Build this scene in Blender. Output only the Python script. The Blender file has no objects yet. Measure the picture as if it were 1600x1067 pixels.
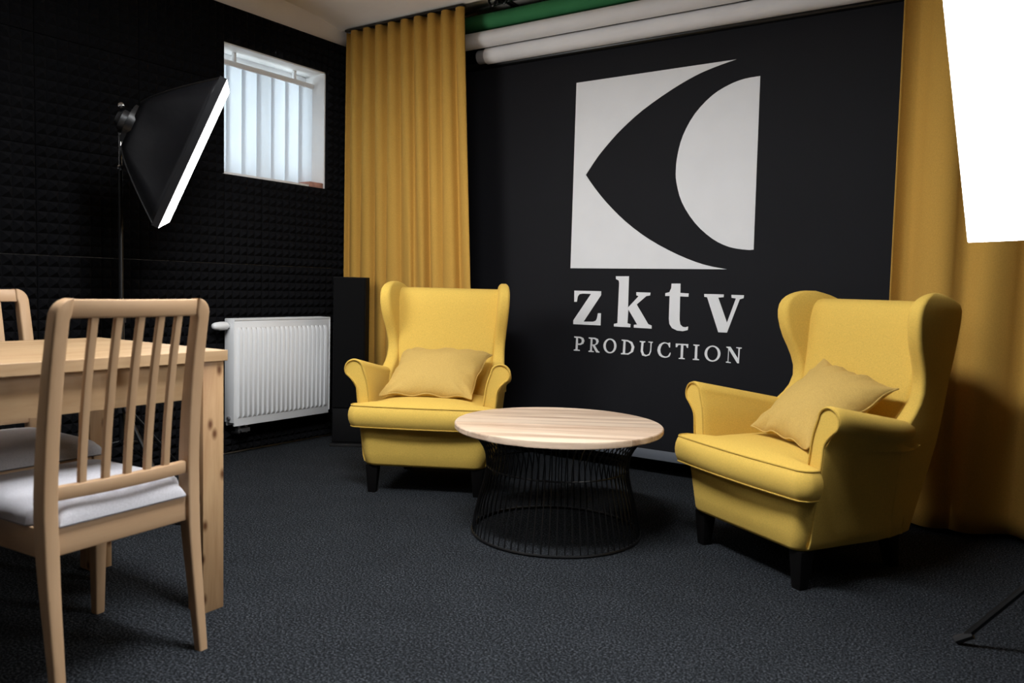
import bpy, bmesh, math, random
from mathutils import Vector, Matrix, noise
random.seed(7)
SC = bpy.context.scene
COL = SC.collection
PI = math.pi

# ------------------------------------------------------------------ camera
cam_d = bpy.data.cameras.new('camera')
cam = bpy.data.objects.new('camera', cam_d)
COL.objects.link(cam)
cam_d.sensor_width = 36.0
cam_d.lens = 1255.0 / 1600.0 * 36.0
cam_d.clip_start = 0.05
cam.matrix_world = Matrix(((0.824858, -0.058927, 0.56226, 3.87),
                           (0.564781, 0.041702, -0.824186, -3.67),
                           (0.025119, 0.997391, 0.067679, 1.0),
                           (0, 0, 0, 1)))
cam_d.dof.use_dof = True
cam_d.dof.focus_distance = 4.0
cam_d.dof.aperture_fstop = 3.5
SC.camera = cam

# ------------------------------------------------------------------ world: overcast daylight that only reaches the room through the window
wd = bpy.data.worlds.new('daylight')
SC.world = wd
wd.use_nodes = True
bg = wd.node_tree.nodes['Background']
bg.inputs[0].default_value = (0.86, 0.93, 1.0, 1)
bg.inputs[1].default_value = 6.0

SC.view_settings.view_transform = 'Standard'
SC.view_settings.look = 'None'
SC.view_settings.gamma = 1.0
SC.view_settings.use_curve_mapping = False
SC.view_settings.exposure = 0.0

LEFT_SOFTBOX = 13.0       # radiance of the two softbox diffusers
RIGHT_SOFTBOX = 19.0
NEAR_LAMP = 98.0         # radiance of the ceiling luminaire
REAR_FILL = 12.0  # radiance of the unseen rear lamp, added for front fill

# ------------------------------------------------------------------ materials
def newmat(name):
    m = bpy.data.materials.new(name)
    m.use_nodes = True
    nt = m.node_tree
    return m, nt, nt.nodes['Principled BSDF']

def nd(nt, t, **kw):
    n = nt.nodes.new(t)
    for k, v in kw.items():
        setattr(n, k, v)
    return n

def coords(nt, scale=(1, 1, 1), kind='Object'):
    tc = nd(nt, 'ShaderNodeTexCoord')
    mp = nd(nt, 'ShaderNodeMapping')
    mp.inputs['Scale'].default_value = scale
    nt.links.new(tc.outputs[kind], mp.inputs[0])
    return mp.outputs[0]

def plain(name, col, rough=0.5, metal=0.0, noise_amt=0.08, noise_scale=6.0, bump=0.0, bump_scale=80.0, spec=0.5, sheen=0.0):
    m, nt, p = newmat(name)
    p.inputs['Roughness'].default_value = rough
    p.inputs['Metallic'].default_value = metal
    p.inputs['Specular IOR Level'].default_value = spec
    if sheen:
        p.inputs['Sheen Weight'].default_value = sheen
        p.inputs['Sheen Roughness'].default_value = 0.5
    v = coords(nt)
    n = nd(nt, 'ShaderNodeTexNoise')
    n.inputs['Scale'].default_value = noise_scale
    n.inputs['Detail'].default_value = 4
    nt.links.new(v, n.inputs['Vector'])
    r = nd(nt, 'ShaderNodeValToRGB')
    c0 = [max(0, c * (1 - noise_amt)) for c in col]
    c1 = [c * (1 + noise_amt) for c in col]
    r.color_ramp.elements[0].position = 0.3
    r.color_ramp.elements[1].position = 0.7
    r.color_ramp.elements[0].color = (*c0, 1)
    r.color_ramp.elements[1].color = (*c1, 1)
    nt.links.new(n.outputs['Fac'], r.inputs[0])
    nt.links.new(r.outputs[0], p.inputs['Base Color'])
    if bump:
        b = nd(nt, 'ShaderNodeTexNoise')
        b.inputs['Scale'].default_value = bump_scale
        b.inputs['Detail'].default_value = 3
        nt.links.new(v, b.inputs['Vector'])
        bp = nd(nt, 'ShaderNodeBump')
        bp.inputs['Strength'].default_value = bump
        bp.inputs['Distance'].default_value = 0.004
        nt.links.new(b.outputs['Fac'], bp.inputs['Height'])
        nt.links.new(bp.outputs[0], p.inputs['Normal'])
    return m

def fabric(name, col, weave=700.0, sheen=0.25, crease=0.25, crease_scale=7.0):
    m, nt, p = newmat(name)
    p.inputs['Roughness'].default_value = 0.92
    p.inputs['Specular IOR Level'].default_value = 0.15
    p.inputs['Sheen Weight'].default_value = sheen
    p.inputs['Sheen Roughness'].default_value = 0.5
    p.inputs['Sheen Tint'].default_value = (*[min(1, c * 1.4 + 0.1) for c in col], 1)
    v = coords(nt)
    n = nd(nt, 'ShaderNodeTexNoise')
    n.inputs['Scale'].default_value = weave * 0.35
    n.inputs['Detail'].default_value = 2
    nt.links.new(v, n.inputs['Vector'])
    big = nd(nt, 'ShaderNodeTexNoise')
    big.inputs['Scale'].default_value = crease_scale
    big.inputs['Detail'].default_value = 3
    nt.links.new(v, big.inputs['Vector'])
    r = nd(nt, 'ShaderNodeValToRGB')
    r.color_ramp.elements[0].position = 0.3
    r.color_ramp.elements[1].position = 0.7
    r.color_ramp.elements[0].color = (*[c * 0.90 for c in col], 1)
    r.color_ramp.elements[1].color = (*[c * 1.08 for c in col], 1)
    nt.links.new(n.outputs['Fac'], r.inputs[0])
    nt.links.new(r.outputs[0], p.inputs['Base Color'])
    b1 = nd(nt, 'ShaderNodeBump')
    b1.inputs['Strength'].default_value = crease
    b1.inputs['Distance'].default_value = 0.02
    nt.links.new(big.outputs['Fac'], b1.inputs['Height'])
    b2 = nd(nt, 'ShaderNodeBump')
    b2.inputs['Strength'].default_value = 0.15
    b2.inputs['Distance'].default_value = 0.001
    nt.links.new(n.outputs['Fac'], b2.inputs['Height'])
    nt.links.new(b1.outputs[0], b2.inputs['Normal'])
    nt.links.new(b2.outputs[0], p.inputs['Normal'])
    return m

def wood(name, light, dark, axis='x', scale=14.0, rough=0.5, knots=False, vary=0.0, contrast=(0.35, 0.75)):
    m, nt, p = newmat(name)
    p.inputs['Roughness'].default_value = rough
    p.inputs['Specular IOR Level'].default_value = 0.35
    s = {'x': (0.09, 1, 1), 'y': (1, 0.09, 1), 'z': (1, 1, 0.09)}[axis]
    v = coords(nt, s)
    if vary:
        oi = nd(nt, 'ShaderNodeObjectInfo')
        mul = nd(nt, 'ShaderNodeVectorMath', operation='ADD')
        sc = nd(nt, 'ShaderNodeMath', operation='MULTIPLY')
        sc.inputs[1].default_value = 37.0
        nt.links.new(oi.outputs['Random'], sc.inputs[0])
        nt.links.new(v, mul.inputs[0])
        nt.links.new(sc.outputs[0], mul.inputs[1])
        v = mul.outputs[0]
    n = nd(nt, 'ShaderNodeTexNoise')
    n.inputs['Scale'].default_value = scale
    n.inputs['Detail'].default_value = 6
    n.inputs['Roughness'].default_value = 0.62
    n.inputs['Distortion'].default_value = 0.6
    nt.links.new(v, n.inputs['Vector'])
    r = nd(nt, 'ShaderNodeValToRGB')
    r.color_ramp.elements[0].position = contrast[0]
    r.color_ramp.elements[1].position = contrast[1]
    r.color_ramp.elements[0].color = (*dark, 1)
    r.color_ramp.elements[1].color = (*light, 1)
    nt.links.new(n.outputs['Fac'], r.inputs[0])
    out = r.outputs[0]
    if knots:
        tc = nd(nt, 'ShaderNodeTexCoord')
        sx = nd(nt, 'ShaderNodeSeparateXYZ')
        nt.links.new(tc.outputs['Object'], sx.inputs[0])
        ad = nd(nt, 'ShaderNodeMath', operation='ADD')
        nt.links.new(sx.outputs[0], ad.inputs[0])
        nt.links.new(sx.outputs[1], ad.inputs[1])
        mz = nd(nt, 'ShaderNodeMath', operation='MULTIPLY')
        mz.inputs[1].default_value = 0.55
        nt.links.new(sx.outputs[2], mz.inputs[0])
        cb_ = nd(nt, 'ShaderNodeCombineXYZ')
        nt.links.new(ad.outputs[0], cb_.inputs[0])
        nt.links.new(mz.outputs[0], cb_.inputs[1])
        vo = nd(nt, 'ShaderNodeTexVoronoi', voronoi_dimensions='2D')
        vo.inputs['Scale'].default_value = 16.0
        nt.links.new(cb_.outputs[0], vo.inputs['Vector'])
        kr = nd(nt, 'ShaderNodeValToRGB')
        kr.color_ramp.elements[0].position = 0.05
        kr.color_ramp.elements[1].position = 0.20
        kr.color_ramp.elements[0].color = (0.20, 0.10, 0.045, 1)
        kr.color_ramp.elements[1].color = (1, 1, 1, 1)
        nt.links.new(vo.outputs['Distance'], kr.inputs[0])
        mx = nd(nt, 'ShaderNodeMixRGB', blend_type='MULTIPLY')
        mx.inputs[0].default_value = 0.95
        nt.links.new(out, mx.inputs[1])
        nt.links.new(kr.outputs[0], mx.inputs[2])
        out = mx.outputs[0]
    if vary:
        hs = nd(nt, 'ShaderNodeHueSaturation')
        mr = nd(nt, 'ShaderNodeMapRange')
        mr.inputs['To Min'].default_value = 1 - vary
        mr.inputs['To Max'].default_value = 1 + vary
        nt.links.new(oi.outputs['Random'], mr.inputs['Value'])
        nt.links.new(mr.outputs[0], hs.inputs['Value'])
        nt.links.new(out, hs.inputs['Color'])
        out = hs.outputs[0]
    nt.links.new(out, p.inputs['Base Color'])
    bp = nd(nt, 'ShaderNodeBump')
    bp.inputs['Strength'].default_value = 0.12
    bp.inputs['Distance'].default_value = 0.002
    nt.links.new(n.outputs['Fac'], bp.inputs['Height'])
    nt.links.new(bp.outputs[0], p.inputs['Normal'])
    return m

def emitter(name, col, strength):
    m = bpy.data.materials.new(name)
    m.use_nodes = True
    nt = m.node_tree
    nt.nodes.remove(nt.nodes['Principled BSDF'])
    e = nd(nt, 'ShaderNodeEmission')
    e.inputs[0].default_value = (*col, 1)
    e.inputs[1].default_value = strength
    nt.links.new(e.outputs[0], nt.nodes['Material Output'].inputs[0])
    return m

def carpet_mat():
    m, nt, p = newmat('charcoal_carpet')
    p.inputs['Roughness'].default_value = 1.0
    p.inputs['Specular IOR Level'].default_value = 0.05
    v = coords(nt)
    n = nd(nt, 'ShaderNodeTexNoise')
    n.inputs['Scale'].default_value = 150
    n.inputs['Detail'].default_value = 4
    n.inputs['Roughness'].default_value = 0.8
    nt.links.new(v, n.inputs['Vector'])
    r = nd(nt, 'ShaderNodeValToRGB')
    e = r.color_ramp.elements
    e[0].position = 0.40; e[0].color = (0.003, 0.0035, 0.004, 1)
    e[1].position = 0.62; e[1].color = (0.078, 0.085, 0.095, 1)
    k = e.new(0.52); k.color = (0.013, 0.0145, 0.017, 1)
    nt.links.new(n.outputs['Fac'], r.inputs[0])
    b = nd(nt, 'ShaderNodeTexNoise')
    b.inputs['Scale'].default_value = 5
    b.inputs['Detail'].default_value = 5
    nt.links.new(v, b.inputs['Vector'])
    mr = nd(nt, 'ShaderNodeMapRange')
    mr.inputs['To Min'].default_value = 0.75
    mr.inputs['To Max'].default_value = 1.25
    nt.links.new(b.outputs['Fac'], mr.inputs['Value'])
    mx = nd(nt, 'ShaderNodeVectorMath', operation='SCALE')
    nt.links.new(r.outputs[0], mx.inputs[0])
    nt.links.new(mr.outputs[0], mx.inputs['Scale'])
    nt.links.new(mx.outputs[0], p.inputs['Base Color'])
    bp = nd(nt, 'ShaderNodeBump')
    bp.inputs['Strength'].default_value = 0.3
    bp.inputs['Distance'].default_value = 0.006
    nt.links.new(n.outputs['Fac'], bp.inputs['Height'])
    nt.links.new(bp.outputs[0], p.inputs['Normal'])
    return m

def blind_mat():
    m, nt, p = newmat('blind_fabric')
    p.inputs['Base Color'].default_value = (0.82, 0.84, 0.86, 1)
    p.inputs['Roughness'].default_value = 0.9
    v = coords(nt, (1, 60, 2))
    n = nd(nt, 'ShaderNodeTexNoise')
    n.inputs['Scale'].default_value = 8
    nt.links.new(v, n.inputs['Vector'])
    mr = nd(nt, 'ShaderNodeMapRange')
    mr.inputs['To Min'].default_value = 0.45
    mr.inputs['To Max'].default_value = 0.55
    nt.links.new(n.outputs['Fac'], mr.inputs['Value'])
    tr = nd(nt, 'ShaderNodeBsdfTranslucent')
    tr.inputs[0].default_value = (0.86, 0.89, 0.92, 1)
    mx = nd(nt, 'ShaderNodeMixShader')
    nt.links.new(mr.outputs[0], mx.inputs[0])
    nt.links.new(p.outputs[0], mx.inputs[1])
    nt.links.new(tr.outputs[0], mx.inputs[2])
    nt.links.new(mx.outputs[0], nt.nodes['Material Output'].inputs[0])
    return m

def glass_mat():
    m = bpy.data.materials.new('window_glass')
    m.use_nodes = True
    nt = m.node_tree
    nt.nodes.remove(nt.nodes['Principled BSDF'])
    t = nd(nt, 'ShaderNodeBsdfTransparent')
    t.inputs[0].default_value = (0.93, 0.96, 0.96, 1)
    g = nd(nt, 'ShaderNodeBsdfGlossy')
    g.inputs['Roughness'].default_value = 0.02
    mx = nd(nt, 'ShaderNodeMixShader')
    mx.inputs[0].default_value = 0.06
    nt.links.new(t.outputs[0], mx.inputs[1])
    nt.links.new(g.outputs[0], mx.inputs[2])
    nt.links.new(mx.outputs[0], nt.nodes['Material Output'].inputs[0])
    return m

M = {}
M['carpet'] = carpet_mat()
M['plaster'] = plain('cream_plaster', (0.86, 0.80, 0.74), 0.9, noise_amt=0.05, noise_scale=3, bump=0.25, bump_scale=30, spec=0.2)
M['reveal'] = plain('white_reveal_paint', (0.80, 0.79, 0.78), 0.7, noise_amt=0.03, spec=0.3)
M['dark_wall'] = plain('black_wall_paint', (0.012, 0.012, 0.014), 0.9, noise_amt=0.15, spec=0.2)
M['foam'] = plain('black_acoustic_foam', (0.0052, 0.0052, 0.0062), 1.0, noise_amt=0.25, noise_scale=40, bump=0.4, bump_scale=300, spec=0.1)
M['brick'] = plain('red_brick_sill', (0.42, 0.22, 0.17), 0.9, noise_amt=0.25, noise_scale=25, spec=0.2)
M['pvc'] = plain('white_pvc', (0.80, 0.80, 0.80), 0.35, noise_amt=0.02)
M['blind'] = blind_mat()
M['glass'] = glass_mat()
M['rad'] = plain('white_radiator_enamel', (0.78, 0.79, 0.80), 0.3, noise_amt=0.02)
M['rad_dark'] = plain('radiator_fitting_grey', (0.25, 0.25, 0.26), 0.35, metal=0.8, noise_amt=0.05)
M['yellow'] = fabric('yellow_upholstery', (0.655, 0.432, 0.088), crease=0.10, crease_scale=5)
M['piping'] = fabric('yellow_piping', (0.50, 0.32, 0.06), crease=0.02)
M['pillow'] = fabric('mustard_pillow_cotton', (0.50, 0.33, 0.095), crease=0.35, crease_scale=9)
M['curtain'] = fabric('mustard_curtain_cloth', (0.52, 0.295, 0.060), crease=0.08, crease_scale=4, sheen=0.15)
M['leg'] = plain('black_stained_wood', (0.004, 0.0035, 0.0035), 0.5, noise_amt=0.2, spec=0.2)
M['banner'] = plain('black_backdrop_vinyl', (0.0088, 0.0088, 0.0110), 0.7, noise_amt=0.08, noise_scale=2.5, bump=0.12, bump_scale=3.0, spec=0.15)
M['print'] = plain('white_print', (0.76, 0.76, 0.77), 0.6, noise_amt=0.02, spec=0.3)
M['white_paper'] = plain('white_paper_roll', (0.86, 0.845, 0.85), 0.75, noise_amt=0.03, spec=0.2)
M['green'] = plain('green_screen_paper', (0.055, 0.26, 0.10), 0.8, noise_amt=0.06, spec=0.2)
M['grey_plastic'] = plain('grey_plastic', (0.30, 0.30, 0.31), 0.5, noise_amt=0.04)
M['black_metal'] = plain('black_powder_coat', (0.004, 0.004, 0.0045), 0.35, noise_amt=0.1)
M['chrome'] = plain('chrome', (0.75, 0.75, 0.76), 0.15, metal=1.0, noise_amt=0.02)
M['black_plastic'] = plain('black_plastic', (0.012, 0.012, 0.013), 0.45, noise_amt=0.1)
M['shell'] = plain('black_softbox_nylon', (0.005, 0.005, 0.006), 0.42, noise_amt=0.25, noise_scale=5, bump=0.9, bump_scale=9, spec=0.25)
M['silver'] = plain('silver_lining', (0.7, 0.7, 0.7), 0.3, metal=1.0, noise_amt=0.03)
M['speaker'] = plain('black_speaker_veneer', (0.005, 0.005, 0.0055), 0.7, noise_amt=0.15, noise_scale=20, spec=0.12)
M['grille'] = plain('black_speaker_cloth', (0.0045, 0.0045, 0.005), 0.95, noise_amt=0.3, noise_scale=300, spec=0.1)
M['speaker_gloss'] = plain('black_speaker_gloss', (0.02, 0.02, 0.02), 0.12, noise_amt=0.05)
M['beech_z'] = wood('beech_upright', (0.52, 0.345, 0.205), (0.43, 0.27, 0.15), 'z', 16)
M['beech_x'] = wood('beech_rail', (0.53, 0.355, 0.21), (0.44, 0.275, 0.155), 'x', 16)
M['beech_y'] = wood('beech_side_rail', (0.52, 0.345, 0.205), (0.43, 0.27, 0.15), 'y', 16)
M['oak_y'] = wood('knotty_oak_top', (0.52, 0.36, 0.205), (0.38, 0.235, 0.12), 'y', 18)
M['oak_z'] = wood('knotty_oak_leg', (0.56, 0.37, 0.20), (0.36, 0.205, 0.10), 'z', 18, knots=True)
M['oak_x'] = wood('knotty_oak_apron', (0.48, 0.315, 0.185), (0.38, 0.235, 0.13), 'x', 18)
M['acacia'] = wood('light_acacia', (0.72, 0.56, 0.42), (0.34, 0.205, 0.125), 'x', 11, vary=0.14, contrast=(0.28, 0.62))
M['seat_grey'] = fabric('grey_seat_cloth', (0.50, 0.49, 0.52), crease=0.35, crease_scale=6, sheen=0.1)
M['white_cable'] = plain('white_cable', (0.75, 0.75, 0.75), 0.4, noise_amt=0.02)
M['left_light'] = emitter('left_softbox_light', (1.0, 0.99, 0.97), LEFT_SOFTBOX)
M['right_light'] = emitter('right_softbox_light', (1.0, 0.99, 0.97), RIGHT_SOFTBOX)
M['near_lamp'] = emitter('near_lamp_light', (0.95, 0.975, 1.0), NEAR_LAMP)
M['rear_fill'] = emitter('rear_fill_light', (0.95, 0.975, 1.0), REAR_FILL)

# ------------------------------------------------------------------ object helpers
def tag(o, label, cat, group=None):
    o['label'] = label
    o['category'] = cat
    if group:
        o['group'] = group
    return o

def empty(name, loc=(0, 0, 0), rz=0.0, label=None, cat=None, group=None):
    o = bpy.data.objects.new(name, None)
    o.empty_display_size = 0.1
    o.location = loc
    o.rotation_euler = (0, 0, rz)
    COL.objects.link(o)
    if label:
        tag(o, label, cat, group)
    return o

def link(name, me, mat, parent=None, smooth=True, loc=None):
    if mat is not None and not me.materials:
        me.materials.append(mat)
    if smooth and len(me.polygons):
        me.polygons.foreach_set('use_smooth', [True] * len(me.polygons))
        try:
            me.set_sharp_from_angle(angle=math.radians(40))
        except Exception:
            pass
    o = bpy.data.objects.new(name, me)
    COL.objects.link(o)
    if parent is not None:
        o.parent = parent
    if loc is not None:
        o.location = loc
    return o

def raw(name, verts, faces, mat, parent=None, smooth=True, loc=None):
    me = bpy.data.meshes.new(name)
    me.from_pydata([tuple(v) for v in verts], [], faces)
    bm = bmesh.new()
    bm.from_mesh(me)
    bmesh.ops.recalc_face_normals(bm, faces=bm.faces)
    bm.to_mesh(me)
    bm.free()
    me.update()
    return link(name, me, mat, parent, smooth, loc)

class MB:
    """collects pieces of ONE part"""
    def __init__(s):
        s.v, s.f = [], []
    def add(s, v, f):
        k = len(s.v)
        s.v += [Vector(p) for p in v]
        s.f += [[i + k for i in q] for q in f]
        return s
    def box(s, a, b):
        x0, y0, z0 = a; x1, y1, z1 = b
        return s.add([(x0, y0, z0), (x1, y0, z0), (x1, y1, z0), (x0, y1, z0), (x0, y0, z1), (x1, y0, z1), (x1, y1, z1), (x0, y1, z1)],
                     [(3, 2, 1, 0), (4, 5, 6, 7), (0, 1, 5, 4), (1, 2, 6, 5), (2, 3, 7, 6), (3, 0, 4, 7)])
    def loft(s, rings, cap0=True, cap1=True, closed=True):
        n = len(rings[0])
        v, f = [], []
        for r in rings:
            v += list(r)
        for i in range(len(rings) - 1):
            for j in range(n if closed else n - 1):
                a, b = i * n + j, i * n + (j + 1) % n
                f.append((a, b, b + n, a + n))
        if cap0:
            c = sum((Vector(p) for p in rings[0]), Vector()) / n
            v.append(c); k = len(v) - 1
            f += [(k, (j + 1) % n, j) for j in range(n)]
        if cap1:
            c = sum((Vector(p) for p in rings[-1]), Vector()) / n
            v.append(c); k = len(v) - 1
            o = (len(rings) - 1) * n
            f += [(k, o + j, o + (j + 1) % n) for j in range(n)]
        return s.add(v, f)
    def tube(s, pts, r, n=8, closed=False):
        pts = [Vector(p) for p in pts]
        rr = r if isinstance(r, (list, tuple)) else [r] * len(pts)
        rings = []
        m = len(pts)
        ref = None
        for i, p in enumerate(pts):
            if closed:
                t = (pts[(i + 1) % m] - pts[i - 1]).normalized()
            else:
                t = (pts[min(i + 1, m - 1)] - pts[max(i - 1, 0)]).normalized()
            if ref is None:
                ref = Vector((0, 0, 1)) if abs(t.z) < 0.9 else Vector((1, 0, 0))
            u = t.cross(ref).normalized()
            w = u.cross(t).normalized()
            ref = w
            rings.append([p + (u * math.cos(2 * PI * k / n) + w * math.sin(2 * PI * k / n)) * rr[i] for k in range(n)])
        if closed:
            rings.append(rings[0])
            return s.loft(rings, False, False)
        return s.loft(rings)
    def lathe(s, prof, n=24, origin=(0, 0, 0), axis='z'):
        o = Vector(origin)
        rings = []
        for r, h in prof:
            ring = []
            for k in range(n):
                a = 2 * PI * k / n
                c, d = r * math.cos(a), r * math.sin(a)
                ring.append(o + (Vector((c, d, h)) if axis == 'z' else Vector((h, c, d)) if axis == 'x' else Vector((d, h, c))))
            rings.append(ring)
        return s.loft(rings)
    def build(s, name, mat, parent=None, smooth=True, bevel=0.0, seg=2, loc=None):
        me = bpy.data.meshes.new(name)
        me.from_pydata([tuple(p) for p in s.v], [], s.f)
        bm = bmesh.new()
        bm.from_mesh(me)
        if bevel:
            bmesh.ops.remove_doubles(bm, verts=bm.verts, dist=1e-5)
            bmesh.ops.recalc_face_normals(bm, faces=bm.faces)
            es = [e for e in bm.edges if len(e.link_faces) == 2 and e.calc_face_angle(0) > 0.5]
            bmesh.ops.bevel(bm, geom=es, offset=bevel, segments=seg, affect='EDGES', profile=0.5)
        bmesh.ops.recalc_face_normals(bm, faces=bm.faces)
        bm.to_mesh(me)
        bm.free()
        return link(name, me, mat, parent, smooth, loc)

def catmull(pts, n=6, closed=False):
    P = [Vector(p) for p in pts]
    m = len(P)
    out = []
    rng = range(m) if closed else range(m - 1)
    for i in rng:
        p0 = P[i - 1] if closed else P[max(i - 1, 0)]
        p1 = P[i]
        p2 = P[(i + 1) % m]
        p3 = P[(i + 2) % m] if closed else P[min(i + 2, m - 1)]
        for k in range(n):
            t = k / n
            out.append(0.5 * ((2 * p1) + (p2 - p0) * t + (2 * p0 - 5 * p1 + 4 * p2 - p3) * t * t + (3 * p1 - p0 - 3 * p2 + p3) * t ** 3))
    if not closed:
        out.append(P[-1])
    return out

def interp(tab, t):
    """smooth table lookup: tab = [(t, value)...]"""
    if t <= tab[0][0]:
        return tab[0][1]
    for (a, va), (b, vb) in zip(tab, tab[1:]):
        if t <= b:
            k = (t - a) / (b - a)
            return va + (vb - va) * k
    return tab[-1][1]

def spline_tab(tab, n=8):
    pts = catmull([(a, b, 0) for a, b in tab], n)
    return [(p.x, p.y) for p in pts]

def rrect(cx, cy, hx, hy, r, n=5):
    r = min(r, hx * 0.999, hy * 0.999)
    out = []
    for q, (sx, sy) in enumerate(((1, 1), (-1, 1), (-1, -1), (1, -1))):
        for k in range(n + 1):
            a = (q + k / n) * PI / 2
            out.append((cx + sx * (hx - r) + r * math.cos(a), cy + sy * (hy - r) + r * math.sin(a)))
    return out

def copy_tree(o, parent=None):
    c = o.copy()
    COL.objects.link(c)
    c.parent = parent
    for ch in list(o.children):
        copy_tree(ch, c)
    return c

def struct(o):
    o['kind'] = 'structure'
    return o

# ------------------------------------------------------------------ the room
struct(MB().box((-0.6, -5.8, -0.12), (5.6, 0.8, 0.0)).build('floor', M['carpet'], smooth=False))
WY0, WY1, WZ0, WZ1 = -0.845, -0.09, 1.592, 2.316      # window opening
w = MB()
w.box((-0.40, -5.8, 0), (-0.05, WY0, 2.75)).box((-0.40, WY1, 0), (-0.05, 0.8, 2.75))
w.box((-0.40, WY0, 0), (-0.05, WY1, WZ0)).box((-0.40, WY0, WZ1), (-0.05, WY1, 2.75))
wall_left = struct(w.build('wall_left', M['plaster'], smooth=False))
struct(MB().box((-0.6, 0.55, 0), (5.6, 0.8, 2.75)).build('wall_back', M['dark_wall'], smooth=False))
struct(MB().box((5.3, -5.8, 0), (5.6, 0.55, 2.75)).build('wall_right', M['dark_wall'], smooth=False))
struct(MB().box((-0.4, -5.8, 0), (5.6, -5.5, 2.75)).build('wall_front', M['dark_wall'], smooth=False))

# shallow brick vaults, plastered, running along x
def vault(y):
    d = (y + 0.43 + 0.475) % 0.95 - 0.475
    return 2.664 - 0.25 * d * d if y <= 0.0451 else 2.665
ys = []
y = -5.8
while y < 0.8:
    ys.append(y); y += 0.05
ys += [0.045 - 0.95 * k for k in range(7)] + [0.0455, 0.8]
ys = sorted(set(round(q, 5) for q in ys))
v, f = [], []
for q in ys:
    v += [(-0.4, q, vault(q)), (5.6, q, vault(q)), (5.6, q, 2.80), (-0.4, q, 2.80)]
for i in range(len(ys) - 1):
    a = 4 * i
    f += [(a, a + 1, a + 5, a + 4), (a + 2, a + 3, a + 7, a + 6), (a + 1, a + 2, a + 6, a + 5), (a + 3, a, a + 4, a + 7)]
f += [(0, 1, 2, 3), tuple(len(v) - 4 + k for k in (3, 2, 1, 0))]
struct(raw('ceiling', v, f, M['plaster']))

# acoustic foam: every panel a child of the wall
FM = {}
def foam_mesh(W, H, nx, ny):
    key = (round(W, 4), round(H, 4))
    if key in FM:
        return FM[key]
    g = 0.0015
    cw, ch = (W - 2 * g) / nx, (H - 2 * g) / ny
    v, f = [], []
    for j in range(ny + 1):
        for i in range(nx + 1):
            v.append((0.022, g + i * cw, g + j * ch))
    for j in range(ny):
        for i in range(nx):
            k = len(v)
            v.append((0.05, g + (i + .5) * cw, g + (j + .5) * ch))
            a = j * (nx + 1) + i
            b, c, d = a + 1, a + nx + 2, a + nx + 1
            f += [(a, b, k), (b, c, k), (c, d, k), (d, a, k)]
    e = len(v)
    v += [(0, g, g), (0, W - g, g), (0, W - g, H - g), (0, g, H - g)]
    c0, c1, c2, c3 = 0, nx, (ny + 1) * (nx + 1) - 1, ny * (nx + 1)
    f += [(e, e + 1, e + 2, e + 3), (e, e + 1, c1, c0), (e + 1, e + 2, c2, c1), (e + 2, e + 3, c3, c2), (e + 3, e, c0, c3)]
    me = bpy.data.meshes.new('foam_panel')
    me.from_pydata(v, [], f)
    me.materials.append(M['foam'])
    FM[key] = me
    return me
def foam(y0, y1, z0, z1):
    W, H = y1 - y0, z1 - z0
    me = foam_mesh(W, H, max(1, round(W / 0.05)), max(1, round(H / 0.05)))
    o = bpy.data.objects.new('foam_panel', me)
    COL.objects.link(o)
    o.parent = wall_left
    o.location = (-0.05, y0, z0)
TOP = 2.515
rows_full = [(0.092 + 0.5 * k, 0.592 + 0.5 * k) for k in range(3)] + [(0.012, 0.092)]
for z0, z1 in rows_full:
    for y0, y1 in ((-0.09, 0.41), (-0.59, -0.09), (-0.845, -0.59)):
        foam(y0, y1, z0, z1)
    for k in range(6):
        foam(-0.845 - 0.5 * (k + 1), -0.845 - 0.5 * k, z0, z1)
for z0, z1 in ((1.592, 2.092), (2.092, TOP)):
    foam(-0.09, 0.41, z0, z1)
    for k in range(6):
        foam(-0.845 - 0.5 * (k + 1), -0.845 - 0.5 * k, z0, z1)
foam(-0.59, -0.09, WZ1, TOP)
foam(-0.845, -0.59, WZ1, TOP)

# window: white reveal lining, frame with two casements, glass, sill
win = struct(empty('window_1', (-0.25, (WY0 + WY1) / 2, WZ0)))
hw, hh = (WY1 - WY0) / 2, WZ1 - WZ0
m = MB()
m.box((-0.15, -hw, 0.0), (0.205, -hw + 0.008, hh)).box((-0.15, hw - 0.008, 0.0), (0.205, hw, hh))
m.box((-0.15, -hw, hh - 0.008), (0.205, hw, hh))
m.build('reveal_lining', M['reveal'], win, smooth=False)
m = MB()
for a, b in (((-0.03, -hw + 0.008, 0.0), (0.03, -hw + 0.065, hh - 0.008)), ((-0.03, hw - 0.065, 0.0), (0.03, hw - 0.008, hh - 0.008)),
             ((-0.03, -hw + 0.065, 0.0), (0.03, hw - 0.065, 0.06)), ((-0.03, -hw + 0.065, hh - 0.068), (0.03, hw - 0.065, hh - 0.008))):
    m.box(a, b)
m.build('frame', M['pvc'], win, smooth=False)
MB().box((-0.028, -0.03, 0.06), (0.034, 0.03, hh - 0.068)).build('mullion', M['pvc'], win, bevel=0.004)
for s in (-1, 1):
    a, b = sorted((s * 0.03, s * (hw - 0.065)))
    MB().box((-0.004, a, 0.06), (0.004, b, hh - 0.068)).build('pane', M['glass'], win, smooth=False)
MB().box((0.0305, -hw + 0.01, -0.004), (0.202, hw - 0.125, 0.014)).build('sill', M['reveal'], win, bevel=0.003)
MB().box((0.0305, hw - 0.12, -0.004), (0.202, hw - 0.01, 0.034)).build('sill_brick', M['brick'], win, bevel=0.004)

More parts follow.
